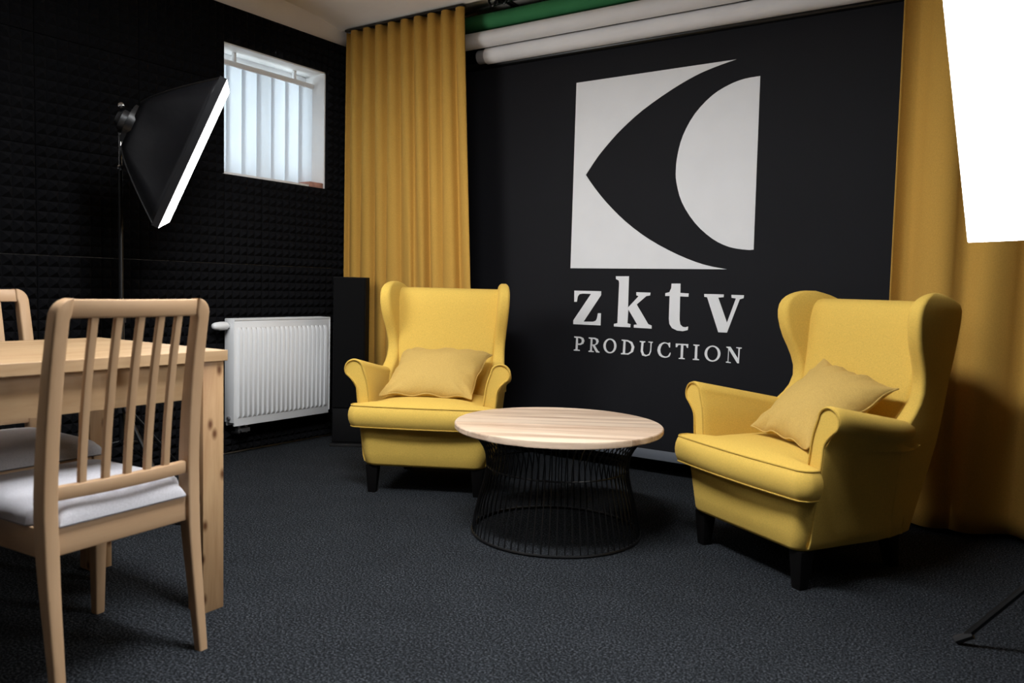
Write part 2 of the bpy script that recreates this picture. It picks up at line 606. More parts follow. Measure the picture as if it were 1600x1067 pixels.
# vertical blind in front of the glass
bl = empty('vertical_blind', (-0.155, (WY0 + WY1) / 2, WZ0 + 0.012), label='white vertical blind with fabric slats hanging in the basement window', cat='blind')
MB().box((-0.018, -hw + 0.012, hh - 0.105), (0.018, hw - 0.012, hh - 0.075)).build('headrail', M['pvc'], bl, bevel=0.004)
for by in (-0.22, 0.22):
    MB().box((-0.012, by - 0.008, hh - 0.076), (0.012, by + 0.008, hh - 0.021)).build('bracket', M['pvc'], bl, bevel=0.003)
sl_me = None
ns = 7
for k in range(ns):
    yy = -hw + 0.060 + k * (2 * hw - 0.12) / (ns - 1)
    v, f = [], []
    if sl_me is None:
        W = 0.134 / 2
        N = 8
        for i in range(N + 1):
            t = -1 + 2 * i / N
            for z in (0.016, hh - 0.106):
                v += [(0.006 * (1 - t * t) - 0.0008, t * W, z), (0.006 * (1 - t * t) + 0.0008, t * W, z)]
        for i in range(N):
            a = 4 * i
            f += [(a, a + 2, a + 6, a + 4), (a + 1, a + 5, a + 7, a + 3), (a, a + 4, a + 5, a + 1), (a + 2, a + 3, a + 7, a + 6)]
        f += [(0, 1, 3, 2), (4 * N, 4 * N + 2, 4 * N + 3, 4 * N + 1)]
        o = raw('slat', v, f, M['blind'], bl)
        sl_me = o.data
    else:
        o = bpy.data.objects.new('slat', sl_me)
        COL.objects.link(o)
        o.parent = bl
    o.location = (0, yy, 0)
    o.rotation_euler = (0, 0, 0.09)

# ------------------------------------------------------------------ backdrop rolls, banner
def roll(name, y, z, r, x0, x1, mat, label, core=True):
    t = empty(name, ((x0 + x1) / 2, y, z), label=label, cat='backdrop roll')
    L = (x1 - x0) / 2
    MB().lathe([(r - 0.004, -L), (r, -L + 0.003), (r, L - 0.003), (r - 0.004, L)], 32, axis='x').build('paper', mat, t)
    for s in (-1, 1):
        MB().lathe([(r * 0.86, s * (L - 0.004)), (r * 0.86, s * (L + 0.055)), (r * 0.7, s * (L + 0.06))], 20, axis='x').build('end_plug', M['grey_plastic'], t)
    return t
roll('green_backdrop_roll', 0.22, 2.552, 0.046, 0.80, 3.20, M['green'], 'rolled green screen hanging just below the ceiling above the white rolls')
roll('white_backdrop_roll', 0.18, 2.438, 0.046, 0.84, 3.16, M['white_paper'], 'upper of two white paper rolls, directly under the green one')
roll('white_backdrop_roll', 0.237, 2.358, 0.046, 0.975, 3.16, M['white_paper'], 'lower of two white paper rolls, right above the black banner')
br = empty('roll_bracket', (1.10, 0.30, 2.638), label='black metal hook bracket at the ceiling beside the green roll', cat='bracket')
MB().box((-0.012, -0.20, 0.010), (0.012, 0.20, 0.024)).build('arm', M['black_metal'], br, bevel=0.002)
MB().tube(catmull([(-0.36, -0.13, -0.050), (-0.15, -0.14, -0.034), (0.0, -0.15, -0.026), (0.16, -0.15, -0.020)], 5), 0.008, 8).build('rod', M['black_metal'], br)
for xx in (-0.02, 0.06):
    MB().tube(catmull([(xx, -0.15, 0.012), (xx - 0.03, -0.16, 0.0), (xx + 0.0, -0.165, -0.038), (xx + 0.03, -0.16, -0.004), (xx + 0.045, -0.16, -0.030)], 5), 0.007, 6).build('hook', M['black_metal'], br)

YB = 0.30
ban = empty('logo_banner', (2.05, YB, 0.09), label='large black hanging banner with white logo and lettering between the armchairs', cat='banner')
BX0, BX1, BZ1 = 0.72, 3.42, 2.325
v, f = [], []
nx, nz = 60, 40
for j in range(nz + 1):
    for i in range(nx + 1):
        x = BX0 + (BX1 - BX0) * i / nx
        z = 0.09 + (BZ1 - 0.09) * j / nz
        for s in (0, 1):
            v.append((x - 2.05, 0.003 * s, z - 0.09))
def bi(i, j, s):
    return (j * (nx + 1) + i) * 2 + s
for j in range(nz):
    for i in range(nx):
        for s in (0, 1):
            q = (bi(i, j, s), bi(i + 1, j, s), bi(i + 1, j + 1, s), bi(i, j + 1, s))
            f.append(q if s == 0 else q[::-1])
for i in range(nx):
    f += [(bi(i, 0, 0), bi(i, 0, 1), bi(i + 1, 0, 1), bi(i + 1, 0, 0)), (bi(i, nz, 0), bi(i + 1, nz, 0), bi(i + 1, nz, 1), bi(i, nz, 1))]
for j in range(nz):
    f += [(bi(0, j, 0), bi(0, j + 1, 0), bi(0, j + 1, 1), bi(0, j, 1)), (bi(nx, j, 0), bi(nx, j, 1), bi(nx, j + 1, 1), bi(nx, j + 1, 0))]
raw('cloth', v, f, M['banner'], ban)
MB().lathe([(0.022, BX0 - 2.05), (0.022, BX1 - 2.05)], 20, (0, 0.0, BZ1 - 0.09), 'x').build('top_tube', M['black_metal'], ban)
MB().box((BX0 - 2.05, -0.007, 0.003), (BX1 - 2.05, -0.0005, 0.056)).build('bottom_bar', plain('grey_bar', (0.11, 0.12, 0.14), 0.5, noise_amt=0.05), ban, bevel=0.002)
def print_shape(name, loops):
    cu = bpy.data.curves.new(name, 'CURVE')
    cu.dimensions = '2D'
    cu.fill_mode = 'BOTH'
    cu.extrude = 0.0006
    for lp in loops:
        sp = cu.splines.new('POLY')
        sp.points.add(len(lp) - 1)
        for p, (x, z) in zip(sp.points, lp):
            p.co = (x - 2.05, z - 0.09, 0, 1)
        sp.use_cyclic_u = True
    o = bpy.data.objects.new(name, cu)
    COL.objects.link(o)
    dg = bpy.context.evaluated_depsgraph_get()
    me = bpy.data.meshes.new_from_object(o.evaluated_get(dg))
    bpy.data.objects.remove(o)
    bpy.data.curves.remove(cu)
    me.name = name
    me.transform(Matrix.Rotation(PI / 2, 4, 'X'))
    me.transform(Matrix.Translation((0, -0.0010, 0)))
    me.materials.clear()
    return link(name, me, M['print'], ban, smooth=False)
GLYPHS = {
 'z': [[[1.5819,0.9884],[1.7531,0.9888],[1.7539,0.9675],[1.6479,0.8154],[1.7093,0.8174],[1.7253,0.8239],[1.7328,0.8385],[1.7375,0.8659],[1.7568,0.8666],[1.7568,0.7989],[1.5819,0.7978],[1.5811,0.8197],[1.6898,0.9723],[1.6382,0.9731],[1.616,0.969],[1.6056,0.9564],[1.6008,0.9258],[1.5833,0.9253]]],
 'k': [[[1.8418,1.073],[1.9208,1.074],[1.9212,0.9044],[1.982,0.968],[1.9682,0.9718],[1.9675,0.9891],[2.0501,0.9884],[2.0493,0.9733],[2.0271,0.9693],[1.9724,0.9228],[2.0442,0.8195],[2.0646,0.8129],[2.0645,0.7964],[1.9598,0.7967],[1.96,0.812],[1.9789,0.815],[1.9239,0.8934],[1.9214,0.8186],[1.94,0.8146],[1.9391,0.7971],[1.8396,0.7972],[1.8391,0.8113],[1.8601,0.8165],[1.8627,1.0369],[1.859,1.0508],[1.8424,1.0576]]],
 't': [[[2.1687,1.039],[2.2186,1.0399],[2.22,0.9912],[2.2659,0.9897],[2.2652,0.9724],[2.2193,0.9731],[2.2216,0.8493],[2.2268,0.826],[2.2408,0.8146],[2.255,0.8133],[2.2703,0.818],[2.269,0.7993],[2.2418,0.7919],[2.2097,0.7936],[2.1804,0.8056],[2.1652,0.8265],[2.1612,0.8534],[2.1606,0.9736],[2.136,0.9729],[2.1361,0.9878],[2.1583,0.9937],[2.1682,1.0155]]],
 'v': [[[2.3498,0.9892],[2.4539,0.9893],[2.4532,0.9756],[2.4252,0.9723],[2.4761,0.8475],[2.5168,0.9704],[2.4943,0.9736],[2.493,0.9884],[2.5571,0.9881],[2.5558,0.9734],[2.5366,0.9671],[2.4784,0.797],[2.4329,0.7965],[2.3663,0.9726],[2.3511,0.9748]]],
 'P': [[[1.5902,0.7289],[1.6303,0.7289],[1.6495,0.7228],[1.6575,0.7073],[1.6507,0.6902],[1.6319,0.6818],[1.6153,0.6815],[1.6145,0.6552],[1.6288,0.6532],[1.629,0.6481],[1.5897,0.6477],[1.5895,0.6528],[1.6011,0.6558],[1.6031,0.7201],[1.5904,0.7223]],[[1.6147,0.7208],[1.6281,0.7201],[1.6374,0.7148],[1.6402,0.7063],[1.638,0.6967],[1.63,0.6904],[1.6158,0.6895]]],
 'R': [[[1.6839,0.7283],[1.7247,0.7285],[1.7427,0.7223],[1.7481,0.709],[1.7405,0.6935],[1.7246,0.6853],[1.7477,0.6538],[1.755,0.6521],[1.7544,0.6463],[1.7341,0.6471],[1.7101,0.683],[1.7068,0.6828],[1.707,0.654],[1.7193,0.6519],[1.7195,0.6469],[1.6852,0.6467],[1.6858,0.6526],[1.6956,0.6554],[1.6973,0.7197],[1.6841,0.7226]],[[1.7087,0.7211],[1.7217,0.7204],[1.7309,0.7145],[1.7329,0.7045],[1.7299,0.6957],[1.7228,0.691],[1.7082,0.6894]]],
 'O': [[[1.8594,0.6908],[1.8587,0.6817],[1.8561,0.6728],[1.8516,0.6648],[1.8455,0.6578],[1.8381,0.6524],[1.8297,0.6488],[1.8208,0.6472],[1.8117,0.6476],[1.8031,0.6501],[1.7952,0.6545],[1.7885,0.6606],[1.7834,0.6681],[1.78,0.6767],[1.7787,0.6858],[1.7793,0.6951],[1.782,0.704],[1.7866,0.7121],[1.7928,0.719],[1.8003,0.7244],[1.8087,0.7279],[1.8177,0.7294],[1.8267,0.7289],[1.8353,0.7264],[1.8431,0.7219],[1.8497,0.7158],[1.8547,0.7083],[1.858,0.6999]],[[1.8452,0.69],[1.8449,0.6824],[1.8432,0.6751],[1.8404,0.6684],[1.8365,0.6628],[1.8317,0.6584],[1.8263,0.6555],[1.8205,0.6543],[1.8146,0.6548],[1.809,0.6569],[1.8039,0.6607],[1.7995,0.6658],[1.7962,0.6721],[1.794,0.6792],[1.793,0.6867],[1.7934,0.6943],[1.7951,0.7017],[1.798,0.7083],[1.8019,0.714],[1.8067,0.7183],[1.8122,0.7212],[1.818,0.7224],[1.8238,0.7218],[1.8294,0.7197],[1.8345,0.7159],[1.8388,0.7108],[1.8421,0.7045],[1.8443,0.6975]]],
 'D': [[[1.8892,0.7279],[1.9264,0.7272],[1.9537,0.7177],[1.9677,0.692],[1.9611,0.665],[1.9334,0.6478],[1.8884,0.6468],[1.8882,0.6525],[1.899,0.6553],[1.9012,0.7202],[1.8894,0.7223]],[[1.9136,0.7202],[1.9291,0.7183],[1.9449,0.708],[1.9517,0.6896],[1.9465,0.6662],[1.9315,0.6554],[1.913,0.6534]]],
 'U': [[[1.9975,0.7265],[2.0307,0.7264],[2.0309,0.7216],[2.0212,0.7182],[2.0192,0.6745],[2.0259,0.6583],[2.0396,0.653],[2.0543,0.6595],[2.0611,0.6772],[2.0616,0.7199],[2.0488,0.7219],[2.0487,0.7267],[2.0747,0.7262],[2.0742,0.7214],[2.0684,0.7183],[2.0672,0.6742],[2.0583,0.6529],[2.0362,0.6451],[2.0157,0.6492],[2.0058,0.6701],[2.0084,0.7188],[1.9977,0.721]]],
 'C': [[[2.1743,0.7274],[2.1748,0.7155],[2.1745,0.7037],[2.1722,0.7011],[2.1688,0.7033],[2.1654,0.7102],[2.1609,0.7177],[2.1541,0.7214],[2.1462,0.7223],[2.1377,0.7204],[2.1297,0.7145],[2.1228,0.7016],[2.1191,0.6865],[2.1217,0.6726],[2.1282,0.6611],[2.1382,0.6547],[2.1491,0.6523],[2.1576,0.6537],[2.1648,0.6582],[2.1703,0.6668],[2.1743,0.6744],[2.1775,0.6758],[2.1787,0.6727],[2.1774,0.6637],[2.1722,0.6539],[2.16,0.6478],[2.145,0.6452],[2.1297,0.6476],[2.116,0.6548],[2.1066,0.6681],[2.1023,0.684],[2.1054,0.7004],[2.1136,0.7149],[2.1263,0.7236],[2.1401,0.7281],[2.1515,0.7269],[2.1606,0.7245],[2.1662,0.7259],[2.1692,0.7278]]],
 'T': [[[2.2053,0.7252],[2.2749,0.7261],[2.2743,0.7059],[2.2687,0.7062],[2.2625,0.7186],[2.2484,0.7184],[2.2476,0.6524],[2.2583,0.6505],[2.2585,0.6458],[2.2244,0.6454],[2.2249,0.6502],[2.2348,0.6522],[2.2349,0.7189],[2.2199,0.718],[2.2133,0.7061],[2.2061,0.7063]]],
 'I': [[[2.3029,0.7264],[2.3356,0.7264],[2.3358,0.7211],[2.3255,0.7185],[2.3255,0.6533],[2.3367,0.6514],[2.337,0.6461],[2.3022,0.6456],[2.3026,0.651],[2.3123,0.653],[2.313,0.7191],[2.3031,0.7211]]],
 'O2': [[[2.4491,0.6883],[2.4484,0.6791],[2.4458,0.6701],[2.4411,0.662],[2.4348,0.655],[2.4271,0.6495],[2.4184,0.6458],[2.4091,0.6441],[2.3997,0.6444],[2.3907,0.6469],[2.3824,0.6512],[2.3755,0.6573],[2.3701,0.6648],[2.3665,0.6734],[2.3651,0.6826],[2.3657,0.6919],[2.3685,0.7009],[2.3732,0.7091],[2.3796,0.7161],[2.3874,0.7215],[2.3962,0.7252],[2.4055,0.7268],[2.4149,0.7263],[2.4239,0.7238],[2.432,0.7194],[2.4389,0.7133],[2.4442,0.7058],[2.4476,0.6974]],[[2.4357,0.6874],[2.4353,0.6796],[2.4335,0.6721],[2.4305,0.6653],[2.4262,0.6595],[2.421,0.655],[2.4151,0.652],[2.4088,0.6507],[2.4025,0.6511],[2.3963,0.6532],[2.3907,0.657],[2.386,0.6622],[2.3823,0.6686],[2.3798,0.6758],[2.3788,0.6835],[2.3791,0.6913],[2.3809,0.6989],[2.3841,0.7057],[2.3884,0.7115],[2.3936,0.716],[2.3995,0.719],[2.4058,0.7202],[2.4122,0.7198],[2.4183,0.7176],[2.4238,0.7138],[2.4286,0.7086],[2.4322,0.7022],[2.4346,0.695]]],
 'N': [[[2.4782,0.7261],[2.5001,0.7261],[2.5408,0.6699],[2.5411,0.7203],[2.5299,0.7222],[2.5297,0.7261],[2.5579,0.7259],[2.5581,0.7214],[2.5484,0.7189],[2.5471,0.6458],[2.5379,0.6458],[2.4928,0.7101],[2.4922,0.6502],[2.5049,0.6479],[2.5051,0.6433],[2.4791,0.6446],[2.4796,0.6493],[2.4881,0.6518],[2.4892,0.717],[2.4784,0.7215]]],
 'logoA': [[[1.5555,2.148],[2.4659,2.1535],[2.4367,2.1474],[2.3948,2.1387],[2.3539,2.1292],[2.3202,2.1206],[2.2877,2.1113],[2.2525,2.0992],[2.213,2.0836],[2.1706,2.0651],[2.1251,2.0434],[2.0742,2.0173],[2.0199,1.9877],[1.969,1.9575],[1.9235,1.9268],[1.8817,1.8956],[1.845,1.8666],[1.8156,1.8415],[1.7917,1.8188],[1.769,1.7964],[1.7469,1.7745],[1.7262,1.7529],[1.7047,1.7285],[1.6788,1.6958],[1.6521,1.6601],[1.6332,1.6346],[1.6449,1.6189],[1.6622,1.5961],[1.6834,1.5701],[1.7075,1.542],[1.7354,1.5108],[1.7676,1.4777],[1.8048,1.4421],[1.8462,1.4047],[1.89,1.3685],[1.9357,1.3346],[1.9837,1.302],[2.0338,1.2712],[2.0874,1.242],[2.143,1.2147],[2.1963,1.1907],[2.2463,1.1705],[2.2942,1.1535],[2.3398,1.1397],[2.3872,1.129],[2.4324,1.1214],[2.4635,1.1164],[1.5523,1.1149]]],
 'logoB': [[[2.595,1.2144],[2.588,1.2136],[2.5772,1.2127],[2.5605,1.2135],[2.5352,1.2161],[2.5038,1.2205],[2.4719,1.228],[2.4417,1.2389],[2.4111,1.253],[2.38,1.2713],[2.3476,1.2948],[2.3148,1.3226],[2.2842,1.3533],[2.256,1.3875],[2.2302,1.4245],[2.209,1.4609],[2.1935,1.4966],[2.1827,1.5315],[2.1749,1.5626],[2.1702,1.5871],[2.1687,1.6078],[2.1685,1.6297],[2.169,1.6539],[2.1709,1.6793],[2.1749,1.707],[2.1807,1.7377],[2.1887,1.7707],[2.2005,1.8044],[2.217,1.8394],[2.2372,1.8751],[2.2606,1.9083],[2.288,1.9389],[2.3184,1.9671],[2.3487,1.9909],[2.3783,2.0091],[2.4079,2.0229],[2.4361,2.0341],[2.462,2.0428],[2.4867,2.0489],[2.5116,2.0534],[2.5403,2.0559],[2.5692,2.0568],[2.5893,2.0573]]]
}

for k, loops in GLYPHS.items():
    print_shape('logo_shape' if k.startswith('logo') else 'letter', loops)

# ------------------------------------------------------------------ curtains
def curtain(name, x0, x1, yc, z0, z1, folds, amp_top, amp_bot, label, drift=0.0, seed=1, nx=260, nz=30, lean=0.0, bottom_wave=0.0):
    root = empty(name, ((x0 + x1) / 2, yc, 0), label=label, cat='curtain')
    v, f = [], []
    rnd = random.Random(seed)
    ph = [rnd.uniform(-1.0, 1.0) for _ in range(folds + 2)]
    am = [rnd.uniform(0.35, 1.3) for _ in range(folds + 2)]
    for j in range(nz + 1):
        b = 1 - j / nz                         # 0 at top, 1 at bottom
        for i in range(nx + 1):
            u = i / nx
            k = u * folds
            i0 = min(int(k), folds)
            fr = k - i0
            fr = fr * fr * (3 - 2 * fr)
            p = ph[i0] * (1 - fr) + ph[i0 + 1] * fr
            a = am[i0] * (1 - fr) + am[i0 + 1] * fr
            s = math.sin(2 * PI * k + p * 1.6 * b)
            top = math.copysign(abs(s) ** 0.7, s)
            amp = amp_top * (1 - b) + amp_bot * b * a
            w2 = 0.5 * math.sin(PI * k + 1.3 * p + 0.7) * b * amp_bot * 1.5
            y = (top * (1 - b) + s * b) * amp + w2
            x = x0 + (x1 - x0) * u + drift * b * (u - 0.5) + 0.020 * math.cos(2 * PI * k + 0.6) * (0.4 + 0.6 * b) + lean * b
            z = z1 + (z0 - z1) * b
            if j == nz and bottom_wave:
                z += bottom_wave * math.sin(2 * PI * k * 0.5)
            v.append((x - (x0 + x1) / 2, y, z))
    for j in range(nz):
        for i in range(nx):
            a = j * (nx + 1) + i
            f.append((a, a + 1, a + nx + 2, a + nx + 1))
    o = raw('fabric', v, f, M['curtain'], root)
    md = o.modifiers.new('thickness', 'SOLIDIFY')
    md.thickness = 0.003
    L = (x1 - x0) / 2
    MB().box((-L, -0.012, z1 + 0.003), (L, 0.012, z1 + 0.017)).build('track', M['black_metal'], root, bevel=0.002)
    return root
curtain('mustard_curtain', 0.008, 0.955, 0.03, 0.03, 2.585, 9, 0.024, 0.018, 'mustard curtain in tall pleats beside the window, behind the tower speaker', drift=0.14, seed=3, lean=0.07)
curtain('mustard_curtain', 3.235, 5.20, 0.15, 0.025, 2.60, 8, 0.035, 0.058, 'mustard curtain falling to the floor behind the right-hand armchair', seed=11, bottom_wave=0.008, nx=320)

# ------------------------------------------------------------------ radiator
ra = empty('panel_radiator', (0.0, -0.514, 0.18), label='white ribbed panel radiator on the foam wall under the window', cat='radiator')
RW, RH = 0.35, 0.60
m = MB()
m.box((0.075, -RW, 0.0), (0.090, RW, RH)).box((0.012, -RW, 0.0), (0.026, RW, RH))
m.build('panel', M['rad'], ra, bevel=0.004)
m = MB()
N = 20
prof = []
for k in range(N):
    yc = -RW + 0.018 + (k + 0.5) * (2 * RW - 0.036) / N
    h = (2 * RW - 0.036) / N / 2
    prof += [(yc - h * 0.95, 0.0), (yc - h * 0.65, 0.014), (yc + h * 0.35, 0.014), (yc + h * 0.62, 0.0)]
rings = []
for z, s in ((0.045, 0.0), (0.062, 1.0), (RH - 0.062, 1.0), (RH - 0.045, 0.0)):
    rings.append([(0.0905 + d * s, yy, z) for yy, d in prof] )
m.loft(rings, False, False, closed=False)
m.build('ribs', M['rad'], ra)
MB().box((0.010, -RW - 0.006, 0.02), (0.094, -RW, RH + 0.004)).build('side_cover', M['rad'], ra, bevel=0.003)
MB().box((0.010, RW, 0.02), (0.094, RW + 0.006, RH + 0.004)).build('side_cover', M['rad'], ra, bevel=0.003)
m = MB()
for k in range(34):
    yy = -RW + 0.01 + k * (2 * RW - 0.02) / 33
    m.box((0.016, yy - 0.003, RH - 0.002), (0.088, yy + 0.003, RH + 0.004))
m.box((0.010, -RW, RH - 0.004), (0.017, RW, RH + 0.005)).box((0.087, -RW, RH - 0.004), (0.094, RW, RH + 0.005))
m.build('top_grille', M['rad'], ra, smooth=False)
vl = MB().lathe([(0.020, 0.0), (0.024, 0.012), (0.024, 0.045), (0.020, 0.075), (0.015, 0.088), (0.010, 0.092)], 20).build('thermostat_head', M['rad'], ra)
vl.location = (0.052, -RW - 0.022, RH - 0.035)
vl.rotation_euler = (PI / 2, 0, 0)
MB().lathe([(0.013, 0), (0.013, 0.018)], 12).build('valve_collar', M['chrome'], ra, loc=(0, 0, 0))
o = ra.children[-1]
o.location = (0.052, -RW - 0.004, RH - 0.035); o.rotation_euler = (PI / 2, 0, 0)
o = MB().lathe([(0.010, 0), (0.012, 0.008), (0.010, 0.014)], 10).build('vent_plug', M['rad_dark'], ra)
o.location = (0.056, -RW - 0.006, 0.045); o.rotation_euler = (PI / 2, 0, 0)
m = MB()
for yy in (-RW + 0.06, -RW + 0.11):
    m.tube([(0.05, yy, 0.0), (0.05, yy, -0.045), (-0.01, yy, -0.05)], 0.009, 8)
m.box((0.035, -RW + 0.045, -0.042), (0.066, -RW + 0.125, -0.02))
m.tube([(0.066, -RW + 0.06, -0.03), (0.085, -RW + 0.06, -0.03)], 0.008, 8)
m.build('pipe_connector', M['rad_dark'], ra)

# ------------------------------------------------------------------ tower speaker
ts = empty('tower_speaker', (0.312, -0.21, 0.0), math.radians(34.4), 'tall black floor-standing speaker in the corner beside the radiator', 'speaker')
MB().box((-0.112, -0.015, 0.0), (0.112, 0.138, 0.018)).build('plinth', M['speaker_gloss'], ts, bevel=0.004)
MB().box((-0.098, 0.0, 0.018), (0.098, 0.130, 1.035)).build('cabinet', M['speaker'], ts, bevel=0.003)
MB().box((-0.094, -0.012, 0.24), (0.094, 0.0, 1.03)).build('grille', M['grille'], ts, bevel=0.004)
MB().box((-0.094, -0.006, 0.03), (0.094, 0.0, 0.235)).build('lower_panel', M['speaker'], ts, bevel=0.002)

# ------------------------------------------------------------------ wing armchairs
YF = [(z, y) for z, y in ((0.14, -0.02), (0.40, -0.04), (0.50, -0.03), (0.55, 0.000), (0.60, 0.055), (0.65, 0.085), (0.70, 0.088), (0.76, 0.070),
                          (0.83, 0.035), (0.90, 0.016), (0.95, 0.018), (0.985, 0.040), (1.008, 0.085), (1.016, 0.13))]
YR = [(0.14, 0.150), (0.46, 0.230), (0.78, 0.292), (0.90, 0.306), (0.945, 0.308), (0.972, 0.298), (0.99, 0.262), (1.004, 0.222), (1.016, 0.17)]
YFs, YRs = spline_tab(YF), spline_tab(YR)
def xo(y, z):
    """outer side surface of the chair"""
    b = interp([(0.13, 0.296), (0.33, 0.325), (0.5, 0.344), (0.75, 0.348), (1.02, 0.352)], z)
    return b - max(0.0, y + 0.05) * interp([(0.14, 0.26), (0.6, 0.20), (1.0, 0.13)], z)
def arm_section(y, s, shrink=0.0):
    f = min(1.0, max(0.0, (y + 0.39) / 0.44))
    zt = 0.640 - 0.080 * f
    g = max(0.0, (y + 0.06) / 0.14)
    R = 0.050 - 0.010 * f - 0.008 * g
    xc = 0.352 - 0.030 * f - 0.032 * g
    zc = zt - R
    c = [(0.255, 0.16), (0.262, 0.34), (0.272, 0.45), (0.285 - 0.012 * f, zc - 0.05), (xc - R * 0.98, zc + 0.004)]
    for a in (150, 120, 90, 60, 30, 0, -30):
        c.append((xc + R * math.cos(math.radians(a)), zc + R * math.sin(math.radians(a))))
    c += [(xc + R * 0.42, zc - R * 0.92), (xo(y, 0.5) + 0.002, zc - R - 0.030), (xo(y, 0.46), 0.46), (xo(y, 0.36), 0.36), (xo(y, 0.25), 0.25), (xo(y, 0.15), 0.15)]
    ring = catmull([(a, b, 0) for a, b in c], 3, True)
    cx = sum(p.x for p in ring) / len(ring)
    cz = sum(p.y for p in ring) / len(ring)
    out = []
    for i, p in enumerate(ring):
        q = ring[i - 1]; r = ring[(i + 1) % len(ring)]
        t = (r - q).normalized()
        nrm = Vector((t.y, -t.x, 0))
        if nrm.dot(p - Vector((cx, cz, 0))) < 0 and False:
            nrm = -nrm
        # ring runs clockwise seen from the front, the inside is to the right
        p2 = p + nrm * shrink
        out.append(Vector((s * p2.x, y, p2.y)))
    return out

def make_armchair():
    root = empty('wing_armchair')
    # base below the cushion
    rings = []
    for z, k in ((0.135, 0.012), (0.14, 0.004), (0.15, 0.0), (0.20, 0.0), (0.26, 0.0), (0.315, 0.0), (0.325, 0.004), (0.328, 0.014)):
        hwid = 0.290 + (z - 0.135) * 0.16 - k
        yf = -0.425 - (z - 0.135) * 0.10 + k
        yb = 0.10
        ring = [(p[0], p[1], z) for p in rrect(0, (yf + yb) / 2, hwid, (yb - yf) / 2, 0.045, 6)]
        ring = [(math.copysign(min(abs(x), xo(y, zz) - 0.004 - k), x), y - 0.014 * (1 - (x / 0.3) ** 2) if y < -0.3 else y, zz) for x, y, zz in ring]
        rings.append(ring)
    MB().loft(rings).build('seat_base', M['yellow'], root)
    # arms
    for s in (-1, 1):
        stations = [(-0.392, 0.010), (-0.396, 0.0055), (-0.394, 0.002), (-0.388, 0.0), (-0.36, 0), (-0.3, 0), (-0.22, 0), (-0.14, 0), (-0.06, 0), (0.0, 0), (0.05, 0.004), (0.075, 0.02)]
        rings = [arm_section(y, s, k) for y, k in stations]
        arm = MB().loft(rings).build('armrest', M['yellow'], root)
        # piping round the scroll front
        sec = arm_section(-0.396, s, 0.006)
        n = len(sec)
        path = sec[int(n * 0.06):int(n * 0.92)]
        MB().tube(path, 0.0034, 6).build('piping', M['piping'], arm)
    # wings, running down as the rear side panels
    for s in (-1, 1):
        rings = []
        zs = [0.14, 0.145, 0.2, 0.3, 0.4, 0.48, 0.53, 0.56, 0.59, 0.62, 0.66, 0.70, 0.74, 0.78, 0.82, 0.86, 0.90, 0.93, 0.955, 0.975, 0.99, 1.0, 1.008, 1.013, 1.016]
        for z in zs:
            y0, y1 = interp(YFs, z), interp(YRs, z)
            T = interp([(0.14, 0.075), (0.5, 0.068), (0.7, 0.058), (0.9, 0.060), (0.97, 0.056), (1.0, 0.044), (1.012, 0.030), (1.016, 0.014)], z)
            if z == 0.14:
                y0 += 0.01; y1 -= 0.01; T -= 0.01
            ring = []
            for (py, px) in rrect((y0 + y1) / 2, 0, (y1 - y0) / 2, T / 2, min(T / 2, 0.018), 5):
                u = (py - y0) / max(1e-4, (y1 - y0))
                flare = 0.012 * (1 - u) ** 2 * interp([(0.55, 0), (0.75, 0.5), (0.95, 1)], z)
                xx = xo(py, z) - 0.035 + px + flare
                ring.append((s * xx, py, z))
            rings.append(ring)
        MB().loft(rings).build('wing', M['yellow'], root)
    # inner back with the outside back behind it
    rings = []
    for z, k in ((0.30, 0.0), (0.36, 0), (0.45, 0), (0.55, 0), (0.65, 0), (0.75, 0), (0.84, 0), (0.90, 0.0), (0.94, 0.003), (0.962, 0.010), (0.976, 0.022), (0.984, 0.045)):
        yf = interp([(0.3, 0.005), (0.45, 0.040), (0.62, 0.085), (0.75, 0.112), (0.9, 0.130), (1.0, 0.150)], z) + k
        yb = interp([(0.14, 0.145), (0.46, 0.226), (0.78, 0.288), (0.95, 0.306)], z) - k
        hx = interp([(0.3, 0.235), (0.5, 0.252), (0.75, 0.280), (1.0, 0.300)], z)
        ring = []
        for x, y in rrect(0, (yf + yb) / 2, hx, (yb - yf) / 2, 0.03, 5):
            b = max(0.0, 1 - (x / hx) ** 2)
            if y < (yf + yb) / 2:
                y -= 0.022 * b * interp([(0.3, 0.4), (0.6, 1.0), (0.9, 0.7), (0.98, 0.3)], z)
            else:
                y += 0.012 * b
            ring.append((x, y, z + (0.006 * b if z > 0.95 else 0)))
        rings.append(ring)
    MB().loft(rings).build('backrest', M['yellow'], root)
    MB().box((-0.235, 0.10, 0.14), (0.235, 0.152, 0.32)).build('rear_panel', M['yellow'], root, bevel=0.006)
    # loose T-shaped seat cushion with piping
    NU, NV = 24, 34
    def hwid(y):
        f = min(1.0, max(0.0, (y + 0.415) / 0.035))
        f = f * f * (3 - 2 * f)
        w_ = 0.345 * (1 - f) + 0.262 * f
        if y < -0.445:
            w_ -= 0.030 * ((-0.445 - y) / 0.035) ** 2
        return w_
    ya, yb = -0.478, 0.03
    vs = [ya + (yb - ya) * (j / NV) ** 1.35 for j in range(NV + 1)]
    def pt(i, y):
        u = -1 + 2 * i / NU
        u = math.sin(u * PI / 2) ** 1 if abs(u) < 1 else u
        bow = -0.014 * (1 - u * u) if y < -0.38 else -0.014 * (1 - u * u) * max(0, 1 - (y + 0.38) / 0.1)
        return u * hwid(y), y + bow
    top, bot = [], []
